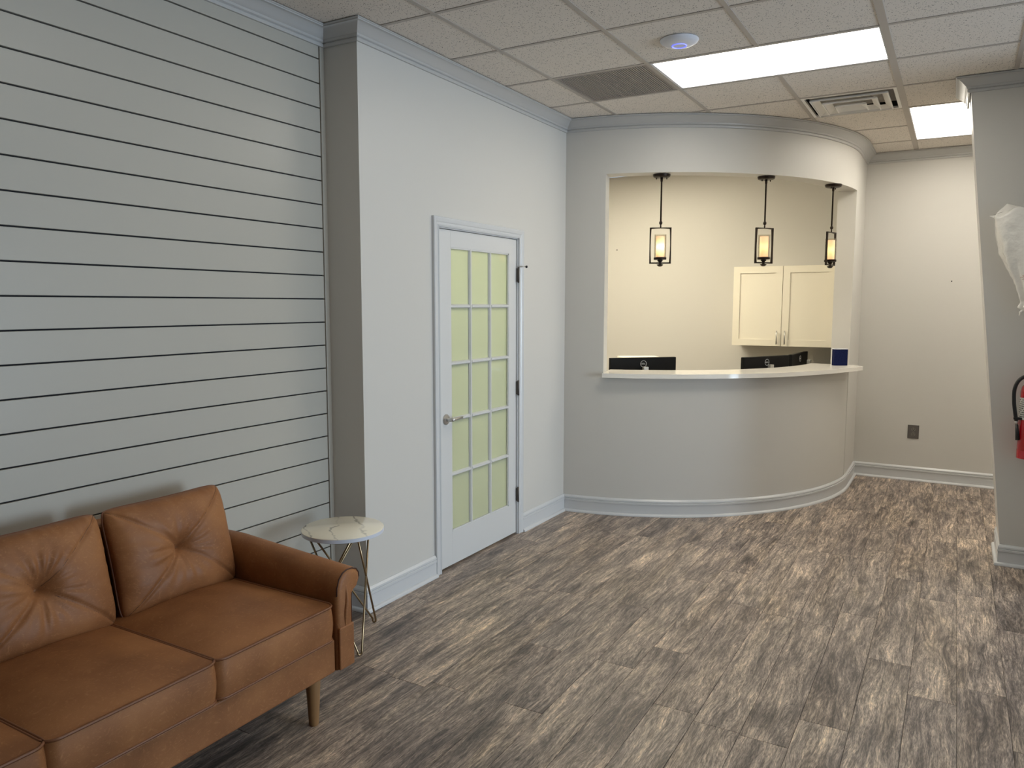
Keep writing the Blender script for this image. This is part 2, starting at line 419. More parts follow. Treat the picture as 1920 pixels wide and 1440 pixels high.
# ================================================================== SETTING
# ---- floor
floor = box('floor', (-5.3, 6.15, -2.4, 8.1, -.12, -.004), mat('floor_base', (96, 84, 76), .6))
tag(floor, 'grey-brown wood-look vinyl plank floor of the waiting room', kind='structure')
PW, PL = .1778, 1.2192
full = None
col_ends = {0: 3.46, -1: 3.74, -2: 4.25, -3: 4.02, -4: 5.25, -5: 2.86, -6: 3.36, -7: 3.10, -8: 3.78, -9: 3.095, -10: 2.55, -11: 3.72, -12: 2.52, -13: 3.10}
for c in range(-16, 13):
    x1 = .084+c*PW; x0 = x1-PW
    x0c = max(x0, XS if False else -2.83); x1c = min(x1, XR)
    if x1c-x0c < .02: continue
    end = col_ends.get(c, random.uniform(2.5, 3.7))
    k0 = -3
    for k_ in range(k0, 6):
        ya, yb = end+k_*PL, end+(k_+1)*PL
        ya, yb = max(ya, 0.3), min(yb, YB)
        if yb-ya < .03: continue
        # keep planks to the public side: skip what lies wholly behind the partitions
        if x1c < XL-.02 and ya > YR: continue
        cx, cy = (x0c+x1c)/2, (ya+yb)/2
        if (cx-AC[0])**2+(cy-AC[1])**2 < (AI-.62)**2: continue
        g = .0006; hx, hy = (x1c-x0c)/2-g, (yb-ya)/2-g
        isfull = abs(x1c-x0c-PW) < 1e-6 and abs(yb-ya-PL) < 1e-6
        if isfull and full: me = full
        else:
            bm = bmesh.new()
            b0 = [bm.verts.new(q) for q in ((-hx, -hy, -.0038), (hx, -hy, -.0038), (hx, hy, -.0038), (-hx, hy, -.0038))]
            b1 = [bm.verts.new(q) for q in ((-hx, -hy, -.0012), (hx, -hy, -.0012), (hx, hy, -.0012), (-hx, hy, -.0012))]
            e = .0012
            b2 = [bm.verts.new(q) for q in ((-hx+e, -hy+e, 0), (hx-e, -hy+e, 0), (hx-e, hy-e, 0), (-hx+e, hy-e, 0))]
            for lo, hi in ((b0, b1), (b1, b2)):
                for i in range(4): bm.faces.new((lo[i], lo[(i+1) % 4], hi[(i+1) % 4], hi[i]))
            bm.faces.new(b2)
            me = bm_mesh('plank', bm)
            if isfull: full = me
        link('plank', me, M['plank'], floor, (cx, cy, 0))

# ---- left wall with shiplap boards
wall_left = box('wall_left', (-2.98, -2.846, -2.4, YR+.1, 0, CEIL), M['gap_shade'])
tag(wall_left, 'pale grey horizontal shiplap wall behind the leather sofa', kind='structure')
PITCH = .1193; ZG = 1.639
k_ = -14
while True:
    z0 = ZG+k_*PITCH; z1 = z0+PITCH; k_ += 1
    if z0 > 2.88: break
    z0c, z1c = max(z0+.0031, .002), min(z1-.0031, 2.9)
    if z1c-z0c < .01: continue
    bm = bmesh.new(); add_box(bm, -2.8458, XS, -2.4, YR-.034, z0c, z1c, bev=.0012, seg=1)
    link('shiplap_board', bm_mesh('shiplap_board', bm), M['shiplap'], wall_left)
box('corner_strip', (-2.8458, XS+.004, YR-.030, YR, 0, 2.9), M['shiplap'], wall_left, bev=.0015)

# ---- return + partition with the french door
DY0, DY1, DZ = 3.664, 4.602, 2.058
wall_door = boxes('wall_door', [(-2.98, XL, YR, DY0, 0, CEIL), (XL-.12, XL, DY1, 5.42, 0, CEIL), (XL-.12, XL, DY0, DY1, DZ, CEIL)], M['paint'])
tag(wall_door, 'light grey partition wall holding the french door', kind='structure')

# ---- curved reception wall
bm = bmesh.new()
OA0, OA1 = -76.9, -3.2
arc_block(bm, AI, AR, -86.0, OA0, 0, CEIL, 4)
arc_block(bm, AI, AR, OA0, OA1, 2.575, CEIL, 48)
arc_block(bm, AI, AR, OA0, OA1, 0, 1.064, 48, .004)
arc_block(bm, AI, AR, OA1, 0, 0, CEIL, 3)
add_box(bm, AC[0]+AI, AC[0]+AR, AC[1], YB, 0, CEIL)
me = bm_mesh('wall_reception', bm)
wall_rec = link('wall_reception', me, M['paint'], smooth=True); me.set_sharp_from_angle(angle=R(30))
tag(wall_rec, 'curved grey reception wall with a wide pass-through opening', kind='structure')

# ---- back wall, pier, and the out-of-frame shell
wall_back = box('wall_back', (-5.3, 2.4, YB, YB+.15, 0, CEIL), M['paint']); tag(wall_back, 'plain light grey back wall with an electrical outlet', kind='structure')
PY, PT = 5.55, .45
def pier_x(z): return .322-(z/CEIL)*.325
bm = bmesh.new()
q = []
for y in (PY, PY+PT):
    for z in (0, CEIL): q.append([bm.verts.new((pier_x(z), y, z)), bm.verts.new((XE, y, z))])
a, b, c, d = q
for f in ((a[0], a[1], b[1], b[0]), (c[0], d[0], d[1], c[1]), (a[0], b[0], d[0], c[0]), (a[1], c[1], d[1], b[1]), (b[0], b[1], d[1], d[0]), (a[0], c[0], c[1], a[1])): bm.faces.new(f)
add_box(bm, .95, 1.10, 4.95, PY, 0, CEIL)      # unseen wall stub added to keep the daylight off the pier
wall_pier = link('wall_pier', bm_mesh('wall_pier', bm), M['paint']); tag(wall_pier, 'grey wall pier with slanted edge carrying the fire extinguisher', kind='structure')
wall_right = boxes('wall_right', [(XR, XR+.15, -2.4, 2.0, 0, CEIL), (XR+.15, XE, 1.85, 2.0, 0, CEIL), (XR, XR+.15, PY+PT, YB, 0, CEIL)], M['paint'])
tag(wall_right, 'grey walls at the right end of the waiting area', kind='structure')
wall_entry = boxes('wall_entry', [(XE, XE+.15, 1.85, WIN_Y0, 0, CEIL), (XE, XE+.15, WIN_Y1, PY, 0, CEIL), (XE, XE+.15, WIN_Y0, WIN_Y1, 0, WIN_Z0), (XE, XE+.15, WIN_Y0, WIN_Y1, WIN_Z1, CEIL)], M['paint'])
tag(wall_entry, 'grey entry wall holding the storefront window', kind='structure')
win = empty('window_1', (XE, (WIN_Y0+WIN_Y1)/2, WIN_Z0)); tag(win, 'dark framed storefront window of the entry bay', kind='structure')
for y in (WIN_Y0, (WIN_Y0+WIN_Y1)/2-.03, WIN_Y1-.06):
    box('mullion', (.03, .10, y-(WIN_Y0+WIN_Y1)/2, y+.06-(WIN_Y0+WIN_Y1)/2, 0, WIN_Z1-WIN_Z0), M['bronze'], win)
wall_front = box('wall_front', (-2.98, 2.4, -2.55, -2.4, 0, CEIL), M['paint']); tag(wall_front, 'plain wall closing the waiting room opposite the reception', kind='structure')
wall_off = boxes('wall_office', [(-5.45, -5.3, 3.0, 8.03, 0, CEIL), (-5.3, -2.98, 3.0, 3.1, 0, CEIL)], M['paint']); tag(wall_off, 'plain walls of the room behind the reception', kind='structure')

# ---- ceiling: backing, tees, tiles
ceiling = box('ceiling', (-5.45, 6.15, -2.55, 8.03, CEIL+.05, CEIL+.15), M['plain_ceiling'])
tag(ceiling, 'suspended ceiling of speckled square acoustic tiles', kind='structure')
gx = lambda i: GX1+(i-1)*GRID
gy = lambda k: GY0+k*GRID
I0, I1, K0, K1 = -4, 8, -9, 8
special = {(2, 2), (3, 2), (1, 2), (3, 4), (4, 5), (4, 6), (-1, 5), (0, 5), (-3, 1), (-2, 1), (6, 6), (7, 6), (2, -2), (3, -2)}
tme = None
XMAX = XR
for i in range(I0, I1):
    for k in range(K0, K1):
        if (i, k) in special: continue
        x0, x1, y0, y1 = gx(i), gx(i+1), gy(k), gy(k+1)
        xlo = -5.3 if y0 >= YR+.05 else XS
        x0, x1, y0, y1 = max(x0, xlo), min(x1, XMAX), max(y0, -2.4), min(y1, YB)
        if x1-x0 < .04 or y1-y0 < .04: continue
        cx, cy = (x0+x1)/2, (y0+y1)/2
        if i < 0 and cy < 3.0: continue
        hx, hy = (x1-x0)/2-.004, (y1-y0)/2-.004
        isfull = abs(x1-x0-GRID) < 1e-6 and abs(y1-y0-GRID) < 1e-6
        if isfull and tme: me = tme
        else:
            bm = bmesh.new(); add_box(bm, -hx, hx, -hy, hy, 0, .014); me = bm_mesh('ceiling_tile', bm)
            if isfull: tme = me
        link('ceiling_tile', me, M['tile'], ceiling, (cx, cy, CEIL+.003))
for i in range(I0, I1+1):
    x = gx(i)
    if not (-5.2 < x < XR): continue
    lo = -2.4 if x > XS+.02 else YR+.1
    wd = .019 if i == 4 else .012
    runs = [(lo, YB)]
    for (ii, ka, kb) in ((0, 5, 6), (-2, 1, 2), (7, 6, 7)):       # a tee stops where a two-tile light panel sits
        if i == 3: runs = [(lo, gy(-2)+.011), (gy(-1)-.011, gy(2)+.011), (gy(3)-.011, YB)]
        elif ii == i: runs = [(lo, gy(ka)+.011), (gy(kb)-.011, YB)]
    for a, b_ in runs: box('ceiling_tee', (x-wd, x+wd, a, b_, CEIL-.001, CEIL+.030), M['tee'], ceiling)
for k in range(K0, K1+1):
    y = gy(k)
    if not (-2.4 < y < YB): continue
    lo = XS if y < YR else -5.3
    for i in range(I0-3, I1+1):
        a, b_ = max(gx(i)+.0125, lo), min(gx(i+1)-.0125, XR)
        if (i, k) in {(4, 6)}: continue
        if b_-a < .03: continue
        box('ceiling_tee', (a, b_, y-.011, y+.011, CEIL-.0005, CEIL+.026), M['tee'], ceiling)

# ---- crown, baseboard, casing
CROWN = [(0, -.084), (.011, -.084), (.014, -.078), (.014, -.070), (.010, -.066), (.018, -.062), (.021, -.056), (.021, -.052), (.028, -.047),
         (.036, -.038), (.048, -.026), (.060, -.017), (.068, -.013), (.073, -.012), (.073, -.007), (.079, -.004), (.080, -.0012), (0, -.0012)]
arc = arc_pts(AR, -86.0, 0, 60)
room = [(XS, -2.4), (XS, YR), (XL, YR), (XL, arc[0][1])]+arc[1:]+[(AC[0]+AR, YB), (XR, YB)]
tr = sweep('trim_1', room, CROWN, CEIL, M['crown']); tag(tr, 'stepped crown moulding running around walls below the tile ceiling', kind='structure')
def lean_sweep(name, prof, zb, mt, label, par=None):
    px = pier_x(zb+(-.04 if zb > 1 else .06))
    path = [(px, PY+PT), (px, PY), (.95, PY)]
    o = sweep(name, path, prof, zb, mt, par)
    if label: tag(o, label, kind='structure')
    return o
lean_sweep('trim_2', CROWN, CEIL, M['crown'], 'stepped crown moulding capping the grey wall pier')
BASE = [(0, 0), (.015, 0), (.015, .086), (.019, .089), (.019, .101), (.013, .104), (.017, .108), (.016, .118), (.010, .126), (.006, .130), (0, .130)]
SHOE = [(.015, 0), (.032, 0), (.032, .006), (.029, .013), (.023, .018), (.015, .020)]
def baseboard(name, path, label):
    o = sweep(name, path, BASE, 0.0005, M['trim']); tag(o, label, kind='structure')
    sweep('shoe_moulding', path, SHOE, 0.0005, M['trim'], o)
baseboard('baseboard_left', [(XS, -2.4), (XS, YR), (XL, YR), (XL, 3.604)], 'white baseboard around the corner beside the side table')
baseboard('baseboard_reception', [(XL, 4.656), (XL, arc[0][1])]+arc[1:]+[(AC[0]+AR, YB), (XR, YB)], 'white baseboard following the curved reception wall to the back wall')
o = lean_sweep('baseboard_pier', BASE, .0005, M['trim'], 'white baseboard wrapping the foot of the grey wall pier')
lean_sweep('shoe_moulding', SHOE, .0005, M['trim'], None, o)

CAS = [(0, 0), (0, .013), (.008, .016), (.014, .011), (.024, .011), (.030, .015), (.046, .018), (.054, .018), (.057, .014), (.057, 0)]
# mitred casing around the door, built as a frame whose profile is (distance outwards from opening, proud of wall)
v = []; f = []; n = len(CAS)
corners = [(DY0, 0, (-1, 0)), (DY0, DZ, (-1, 1)), (DY1, DZ, (1, 1)), (DY1, 0, (1, 0))]
for (y, z, (sy, sz)) in corners:
    for dd, pr in CAS: v.append((XL+pr, y+sy*dd, max(z+sz*dd, .0005)))
for i in range(3):
    for k in range(n-1): f.append((i*n+k, (i+1)*n+k, (i+1)*n+k+1, i*n+k+1))
f.append(tuple(range(n))); f.append(tuple(range(3*n, 4*n))[::-1])
me = mesh('trim_3', v, f); casing = link('trim_3', me, M['trim']); tag(casing, 'moulded white casing around the french door', kind='structure')
boxes('jamb', [(XL-.12, XL+.001, DY0-.001, DY0+.006, 0.0005, DZ), (XL-.12, XL+.001, DY1-.006, DY1+.001, 0.0005, DZ), (XL-.12, XL+.001, DY0, DY1, DZ-.006, DZ+.001)], M['trim'], casing)

# ---- french door
DX1, DX0 = XL-.008, XL-.046
door = empty('door_1', (XL, DY0, 0)); tag(door, 'closed white french door with fifteen frosted glass panes', kind='structure')
D = lambda b: (b[0]-XL, b[1]-XL, b[2]-DY0, b[3]-DY0, b[4], b[5])
SY0, SY1, SZ0, SZ1 = DY0+.009, DY1-.009, .012, DZ-.009
GY_0, GY_1, GZ0, GZ1 = 3.806, 4.494, .222, 1.950
box('stile', D((DX0, DX1, SY0, GY_0, SZ0, SZ1)), M['door'], door, bev=.001)
box('stile', D((DX0, DX1, GY_1, SY1, SZ0, SZ1)), M['door'], door, bev=.001)
box('rail', D((DX0, DX1, GY_0, GY_1, SZ0, GZ0)), M['door'], door)
box('rail', D((DX0, DX1, GY_0, GY_1, GZ1, SZ1)), M['door'], door)
MW = .012
vy = [GY_0, 4.030, 4.264, GY_1]; hz = [GZ0, .575, .914, 1.256, 1.601, GZ1]
def bar(name, y0, y1, z0, z1, vertical):
    # bevelled glazing bar: flat nose, sloped sides
    bm = bmesh.new(); xf, xb, xm = DX1-.001-XL, DX0+.004-XL, DX1-.012-XL
    if vertical:
        c = (y0+y1)/2-DY0; h_ = (y1-y0)/2
        pr = [(xb, c-h_), (xm, c-h_), (xf, c-h_*.45), (xf, c+h_*.45), (xm, c+h_), (xb, c+h_)]
        lo = [bm.verts.new((x, y, z0)) for x, y in pr]; hi = [bm.verts.new((x, y, z1)) for x, y in pr]
    else:
        c = (z0+z1)/2; h_ = (z1-z0)/2
        pr = [(xb, c-h_), (xm, c-h_), (xf, c-h_*.45), (xf, c+h_*.45), (xm, c+h_), (xb, c+h_)]
        lo = [bm.verts.new((x, y0-DY0, z)) for x, z in pr]; hi = [bm.verts.new((x, y1-DY0, z)) for x, z in pr]
    for i in range(6): bm.faces.new((lo[i], lo[(i+1) % 6], hi[(i+1) % 6], hi[i]))
    bm.faces.new(lo); bm.faces.new(hi[::-1])
    link(name, bm_mesh(name, bm), M['door'], door)
for y in vy[1:3]: bar('muntin', y-MW, y+MW, GZ0, GZ1, True)
for z in hz[1:5]:
    for j in range(3):
        bar('muntin', vy[j]+(MW if j else 0), vy[j+1]-(MW if j < 2 else 0), z-MW, z+MW, False)
# bead around the glazed field
boxes('glazing_bead', [D((DX1-.014, DX1-.003, GY_0, GY_0+.008, GZ0, GZ1)), D((DX1-.014, DX1-.003, GY_1-.008, GY_1, GZ0, GZ1)),
                       D((DX1-.014, DX1-.003, GY_0, GY_1, GZ0, GZ0+.008)), D((DX1-.014, DX1-.003, GY_0, GY_1, GZ1-.008, GZ1))], M['door'], door)
for r_ in range(5):
    for j in range(3):
        box('pane', D((DX0+.016, DX0+.021, vy[j]+(MW*.8 if j else 0), vy[j+1]-(MW*.8 if j < 2 else 0), hz[r_]+(MW*.8 if r_ else 0), hz[r_+1]-(MW*.8 if r_ < 4 else 0))), M['frost'], door)
hd = lathe('handle', [(0, 0), (.033, 0), (.033, .004), (.028, .010), (.012, .012), (.011, .046), (0, .046)], M['nickel'], door, n=32, axis='x', loc=(DX1-XL, 3.745-DY0, .925))
tube('lever', [(.038, 0, 0), (.046, .008, 0), (.048, .03, .002), (.047, .075, .004), (.046, .110, .003)], [.009, .010, .009, .008, .007], M['nickel'], hd, n=12)
for z in (1.812, 1.038, .285):
    hg = box('hinge', D((XL-.004, XL+.012, 4.588, 4.602, z-.045, z+.045)), M['hinge'], door)
    bm = bmesh.new(); add_tube(bm, [(.010, 4.594-DY0, z-.052), (.010, 4.594-DY0, z+.052)], .0065, 10)
    link('hinge_pin', bm_mesh('hinge_pin', bm), M['hinge'], hg, smooth=True)
stop = tube('door_stop', [(.010, 4.594-DY0, 1.868), (.030, 4.60-DY0, 1.868), (.05, 4.625-DY0, 1.868)], .0035, M['nickel'], door, n=8)
lathe('bumper', [(0, 0), (.008, 0), (.008, .008), (0, .010)], M['dark'], stop, n=12, axis='x', loc=(.05, 4.627-DY0, 1.868))

# ================================================================== CEILING FIXTURES
def troffer(i, k, ni, nk, along, label, mtl):
    x0, x1, y0, y1 = gx(i)+.013, gx(i+ni)-.013, gy(k)+.013, gy(k+nk)-.013
    cx, cy, hx, hy = (x0+x1)/2, (y0+y1)/2, (x1-x0)/2, (y1-y0)/2
    t = empty('ceiling_light', (cx, cy, CEIL)); tag(t, label, 'ceiling light', 'fluorescent ceiling lights')
    boxes('frame', [(-hx, hx, -hy, -hy+.012, .001, .03), (-hx, hx, hy-.012, hy, .001, .03), (-hx, -hx+.012, -hy+.012, hy-.012, .001, .03), (hx-.012, hx, -hy+.012, hy-.012, .001, .03)], M['white_plastic'], t)
    box('diffuser', (-hx+.012, hx-.012, -hy+.012, hy-.012, .008, .014), mtl, t)
    return t
troffer(2, 2, 2, 1, 'x', 'long glowing ceiling light panel beside the round wireless access point', M['lens_x'])
troffer(4, 5, 1, 2, 'y', 'glowing ceiling light panel partly hidden by the pier crown moulding', M['lens_y'])
troffer(-3, 1, 2, 1, 'x', 'warm ceiling light panel of the office behind the french door', M['lens_warm'])
troffer(-1, 5, 2, 1, 'x', 'warm ceiling light panel over the reception desk behind the curved wall', M['lens_warm'])
troffer(2, -2, 2, 1, 'x', 'dimmer ceiling light panel over the waiting area in front of the sofa', M['lens_dim'])
troffer(6, 6, 2, 1, 'x', 'unseen ceiling light panel added behind the grey pier to brighten the back wall', M['lens_x'])  # added out of view, lifts the dark lower back wall

# return-air grille
x0, x1, y0, y1 = gx(1)+.013, gx(2)-.013, gy(2)+.013, gy(3)-.013
t = empty('return_grille', ((x0+x1)/2, (y0+y1)/2, CEIL)); tag(t, 'square louvred return-air grille in the ceiling beside the light panel', 'air grille')
hx = (x1-x0)/2
GM = mat('grille_metal', (158, 148, 141), .5)
boxes('frame', [(-hx, hx, -hx, -hx+.014, .001, .02), (-hx, hx, hx-.014, hx, .001, .02), (-hx, -hx+.014, -hx+.014, hx-.014, .001, .02), (hx-.014, hx, -hx+.014, hx-.014, .001, .02)], GM, t)
bm = bmesh.new()
n_s = 38
for s_ in range(n_s):
    x = -hx+.014+(2*hx-.028)*(s_+.5)/n_s
    add_box(bm, x-.0043, x+.0043, -hx+.014, hx-.014, .002, .012)
sl = link('louvre', bm_mesh('louvre', bm), GM, t); sl['kind'] = 'stuff'
box('plenum', (-hx, hx, -hx, hx, .022, .04), M['dark'], t)

# four-way supply diffuser
x0, x1, y0, y1 = gx(3)+.013, gx(4)-.020, gy(4)+.013, gy(5)-.013
t = empty('air_diffuser', ((x0+x1)/2, (y0+y1)/2, CEIL)); tag(t, 'square stepped white supply air diffuser with dark slots in the ceiling', 'air diffuser')
hx, hy = (x1-x0)/2, (y1-y0)/2
DM = mat('diffuser_metal', (240, 237, 232), .4)
def frustum(name, a_out, z_out, a_in, z_in, lip=.012):
    v = []; f = []
    rings = [(a_out, z_out-.010), (a_out, z_out), (a_in, z_in), (a_in-.004, z_in), (a_out-.006, z_out-.003), (a_out-.006, z_out-.010)]
    for a_, z in rings:
        s_ = hy/hx
        v += [(-a_, -a_*s_, z), (a_, -a_*s_, z), (a_, a_*s_, z), (-a_, a_*s_, z)]
    N = len(rings)
    for i in range(N):
        j = (i+1) % N
        for q_ in range(4): f.append((i*4+q_, i*4+(q_+1) % 4, j*4+(q_+1) % 4, j*4+q_))
    link(name, mesh(name, v, f), DM, t)
boxes('frame', [(-hx, hx, -hy, -hy+.02, .0, .014), (-hx, hx, hy-.02, hy, .0, .014), (-hx, -hx+.02, -hy+.02, hy-.02, .0, .014), (hx-.02, hx, -hy+.02, hy-.02, .0, .014)], DM, t)
frustum('louvre_ring', .238, -.004, .196, .016)
frustum('louvre_ring', .168, -.014, .126, .008)
frustum('louvre_ring', .096, -.024, .050, .000)
boxes('plenum', [(-.275, -.27, -.275, .275, .015, .064), (.27, .275, -.275, .275, .015, .064), (-.27, .27, -.275, -.27, .015, .064), (-.27, .27, .27, .275, .015, .064)], M['dark'], t)
box('duct', (-.275, .275, -.275, .275, .064, .09), M['dark'], t)

# wireless access point
t = empty('wireless_access_point', (-1.318, 4.015, CEIL)); tag(t, 'round white ceiling disc with a small blue glowing ring', 'access point')
lathe('body', [(0, -.030), (.030, -.030), (.055, -.0275), (.080, -.020), (.094, -.011), (.099, -.003), (.097, .001), (0, .001)], M['white_plastic'], t, n=48)
bm = bmesh.new()
add_tube(bm, [(.036*math.cos(a_), .036*math.sin(a_), -.0305) for a_ in [2*math.pi*i/40 for i in range(40)]], .0026, 8, closed=True)
link('led_ring', bm_mesh('led_ring', bm), M['led'], t, smooth=True)

# ================================================================== RECEPTION
bm = bmesh.new()
rows = []
for i in range(61):
    a_ = -76.85+(-6.7+76.85)*i/60
    rows.append((a_, a_, 1.655, 2.035+.070*max(0, min(1, (a_+26)/19.3))**1.5))    # the slab flares to a point past the jamb
rows.append((-3.3, -3.3, 1.655, 2.019))
q = []
for a_, b_, ri_, ro_ in rows:
    q.append([bm.verts.new((AC[0]+r_*math.cos(R(a_)), AC[1]+r_*math.sin(R(a_)), z)) for r_, z in ((ri_, 1.0645), (ro_, 1.0645), (ro_, 1.097), (ri_, 1.097))])
for a_, b_ in zip(q, q[1:]):
    for k in range(4): bm.faces.new((a_[k], a_[(k+1) % 4], b_[(k+1) % 4], b_[k]))
bm.faces.new(q[0]); bm.faces.new(q[-1][::-1])
me = bm_mesh('reception_counter', bm); ct = link('reception_counter', me, M['quartz'], smooth=True); me.set_sharp_from_angle(angle=R(30))
tag(ct, 'curved white quartz transaction counter on the reception half wall', 'counter')
# inner work desk carrying the monitors
dk = empty('reception_desk', (AC[0], AC[1], 0)); tag(dk, 'work desk hidden behind the reception half wall', 'desk')
bm = bmesh.new(); arc_block(bm, .95, 1.815, -80, 14, .715, .74, 40)
for vv in bm.verts: vv.co.x -= AC[0]; vv.co.y -= AC[1]
link('worktop', bm_mesh('worktop', bm), M['worktop'], dk)
for a_ in (-78, -40, 5):
    cx, cy = 1.4*math.cos(R(a_)), 1.4*math.sin(R(a_))
    box('leg', (cx-.03, cx+.03, cy-.03, cy+.03, 0, .715), M['worktop'], dk)

def text_mesh(s_, size, depth=.0006):
    cu = bpy.data.curves.new('lettering', 'FONT'); cu.body = s_; cu.size = size; cu.align_x = 'CENTER'; cu.align_y = 'CENTER'; cu.extrude = depth
    ob = bpy.data.objects.new('lettering_tmp', cu); col.objects.link(ob)
    dg = bpy.context.evaluated_depsgraph_get(); me = bpy.data.meshes.new_from_object(ob.evaluated_get(dg))
    bpy.data.objects.remove(ob); return me
M['logo'] = mat('logo_silver', (205, 208, 212), .4)
logo_me = text_mesh('DELL', .0180); logo_me.materials.clear()
def monitor(P, Q, ztop, label, stand_top, off=.075):
    P, Q = Vector(P), Vector(Q); d = Q-P; wd = d.length; a_ = math.atan2(d.y, d.x)
    mid = (P+Q)/2
    # local x along the panel, local -y is the outward (back) side seen from the waiting room
    t = empty('monitor', (mid.x, mid.y, .74), a_); tag(t, label, 'monitor', 'desk monitors on the reception desk')
    hh = .345; zt = ztop-.74; h2 = wd/2
    box('back_cover', (-h2, h2, -.018, .016, zt-hh, zt), M['black'], t, bev=.005)
    box('screen', (-h2+.006, h2-.006, .016, .018, zt-hh+.012, zt-.006), M['dark'], t)
    lg = link('logo', logo_me, M['logo'], t, (0, -.0186, zt-.052)); lg.rotation_euler = (R(90), 0, 0)
    bm = bmesh.new()
    add_tube(bm, [(.026*math.cos(b_), -.0186, zt-.052+.026*math.sin(b_)) for b_ in [2*math.pi*i/32 for i in range(32)]], .0017, 6, closed=True)
    link('logo_ring', bm_mesh('logo_ring', bm), M['logo'], t, smooth=True)
    box('stand_neck', (-.022, .022, -off, -off+.03, .012, stand_top-.74), M['silver'], t, bev=.003)
    box('stand_mount', (-.05, .05, -off+.028, -.016, zt-.24, zt-.14), M['black'], t)
    box('stand_base', (-.12, .12, -off-.035, .09, 0, .012), M['silver'], t, bev=.004)
    return t
monitor((-2.43, 5.80), (-2.01, 6.205), 1.180, 'black monitor seen from behind at the doorward end of the counter', 1.106)
monitor((-1.53, 6.50), (-1.263, 7.02), 1.175, 'black monitor seen from behind below the wall cabinet, turned broadside', 1.106)
monitor((-1.262, 7.13), (-1.226, 7.745), 1.1715, 'black monitor turned edge-on beside the blue box on the counter', 1.112, .112)
t = empty('printer', (-2.36, 6.30, .74), R(35)); tag(t, 'white flat-topped printer peeking over the monitor back', 'printer')
box('body', (-.19, .19, -.15, .15, 0, .405), M['white_plastic'], t, bev=.012)
bm = bmesh.new(); add_box(bm, -.17, .17, -.12, .12, .405, .424, bev=.006); link('lid', bm_mesh('lid', bm), M['white'], t)
box('panel', (-.01, .10, -.152, -.11, .392, .412), M['black'], t)

# wall cabinet
CX0, CX1, CZ0, CZ1, CY = -1.885, -.965, 1.222, 1.975, 7.56
t = empty('wall_cabinet', ((CX0+CX1)/2, YB, CZ0)); tag(t, 'white two-door shaker wall cabinet above the reception monitors', 'cabinet')
L = lambda b: (b[0]-(CX0+CX1)/2, b[1]-(CX0+CX1)/2, b[2]-YB, b[3]-YB, b[4]-CZ0, b[5]-CZ0)
box('body', L((CX0, CX1, CY+.022, YB-.001, CZ0, CZ1)), M['white'], t)
mid = (CX0+CX1)/2-.002
for a_, b_, hs in ((CX0, mid-.0025, 1), (mid+.0025, CX1, -1)):
    sw = .062
    dr = boxes('door', [L((a_, a_+sw, CY, CY+.02, CZ0, CZ1)), L((b_-sw, b_, CY, CY+.02, CZ0, CZ1)), L((a_+sw, b_-sw, CY, CY+.02, CZ0, CZ0+sw)), L((a_+sw, b_-sw, CY, CY+.02, CZ1-sw, CZ1)), L((a_+sw, b_-sw, CY+.010, CY+.02, CZ0+sw, CZ1-sw))], M['white'], t)
    hxp = (b_-.034 if hs == 1 else a_+.034)-(CX0+CX1)/2
    y_ = CY-YB-.028
    bm = bmesh.new(); add_tube(bm, [(hxp, y_, .018), (hxp, y_, .146)], .006, 10)
    for zz in (.035, .128): add_tube(bm, [(hxp, y_, zz), (hxp, y_+.028, zz)], .004, 8)
    link('handle', bm_mesh('handle', bm), M['nickel'], dr, smooth=True)

# blue box on the counter
t = empty('leaflet_box', (-.833, 7.055, 1.097), R(31)); tag(t, 'small blue printed box standing on the white counter', 'box')
box('carton', (-.058, .058, -.0, .045, 0, .138), M['blue'], t, bev=.001)
box('lid', (-.060, .060, -.002, .047, .138, .144), M['white_plastic'], t)

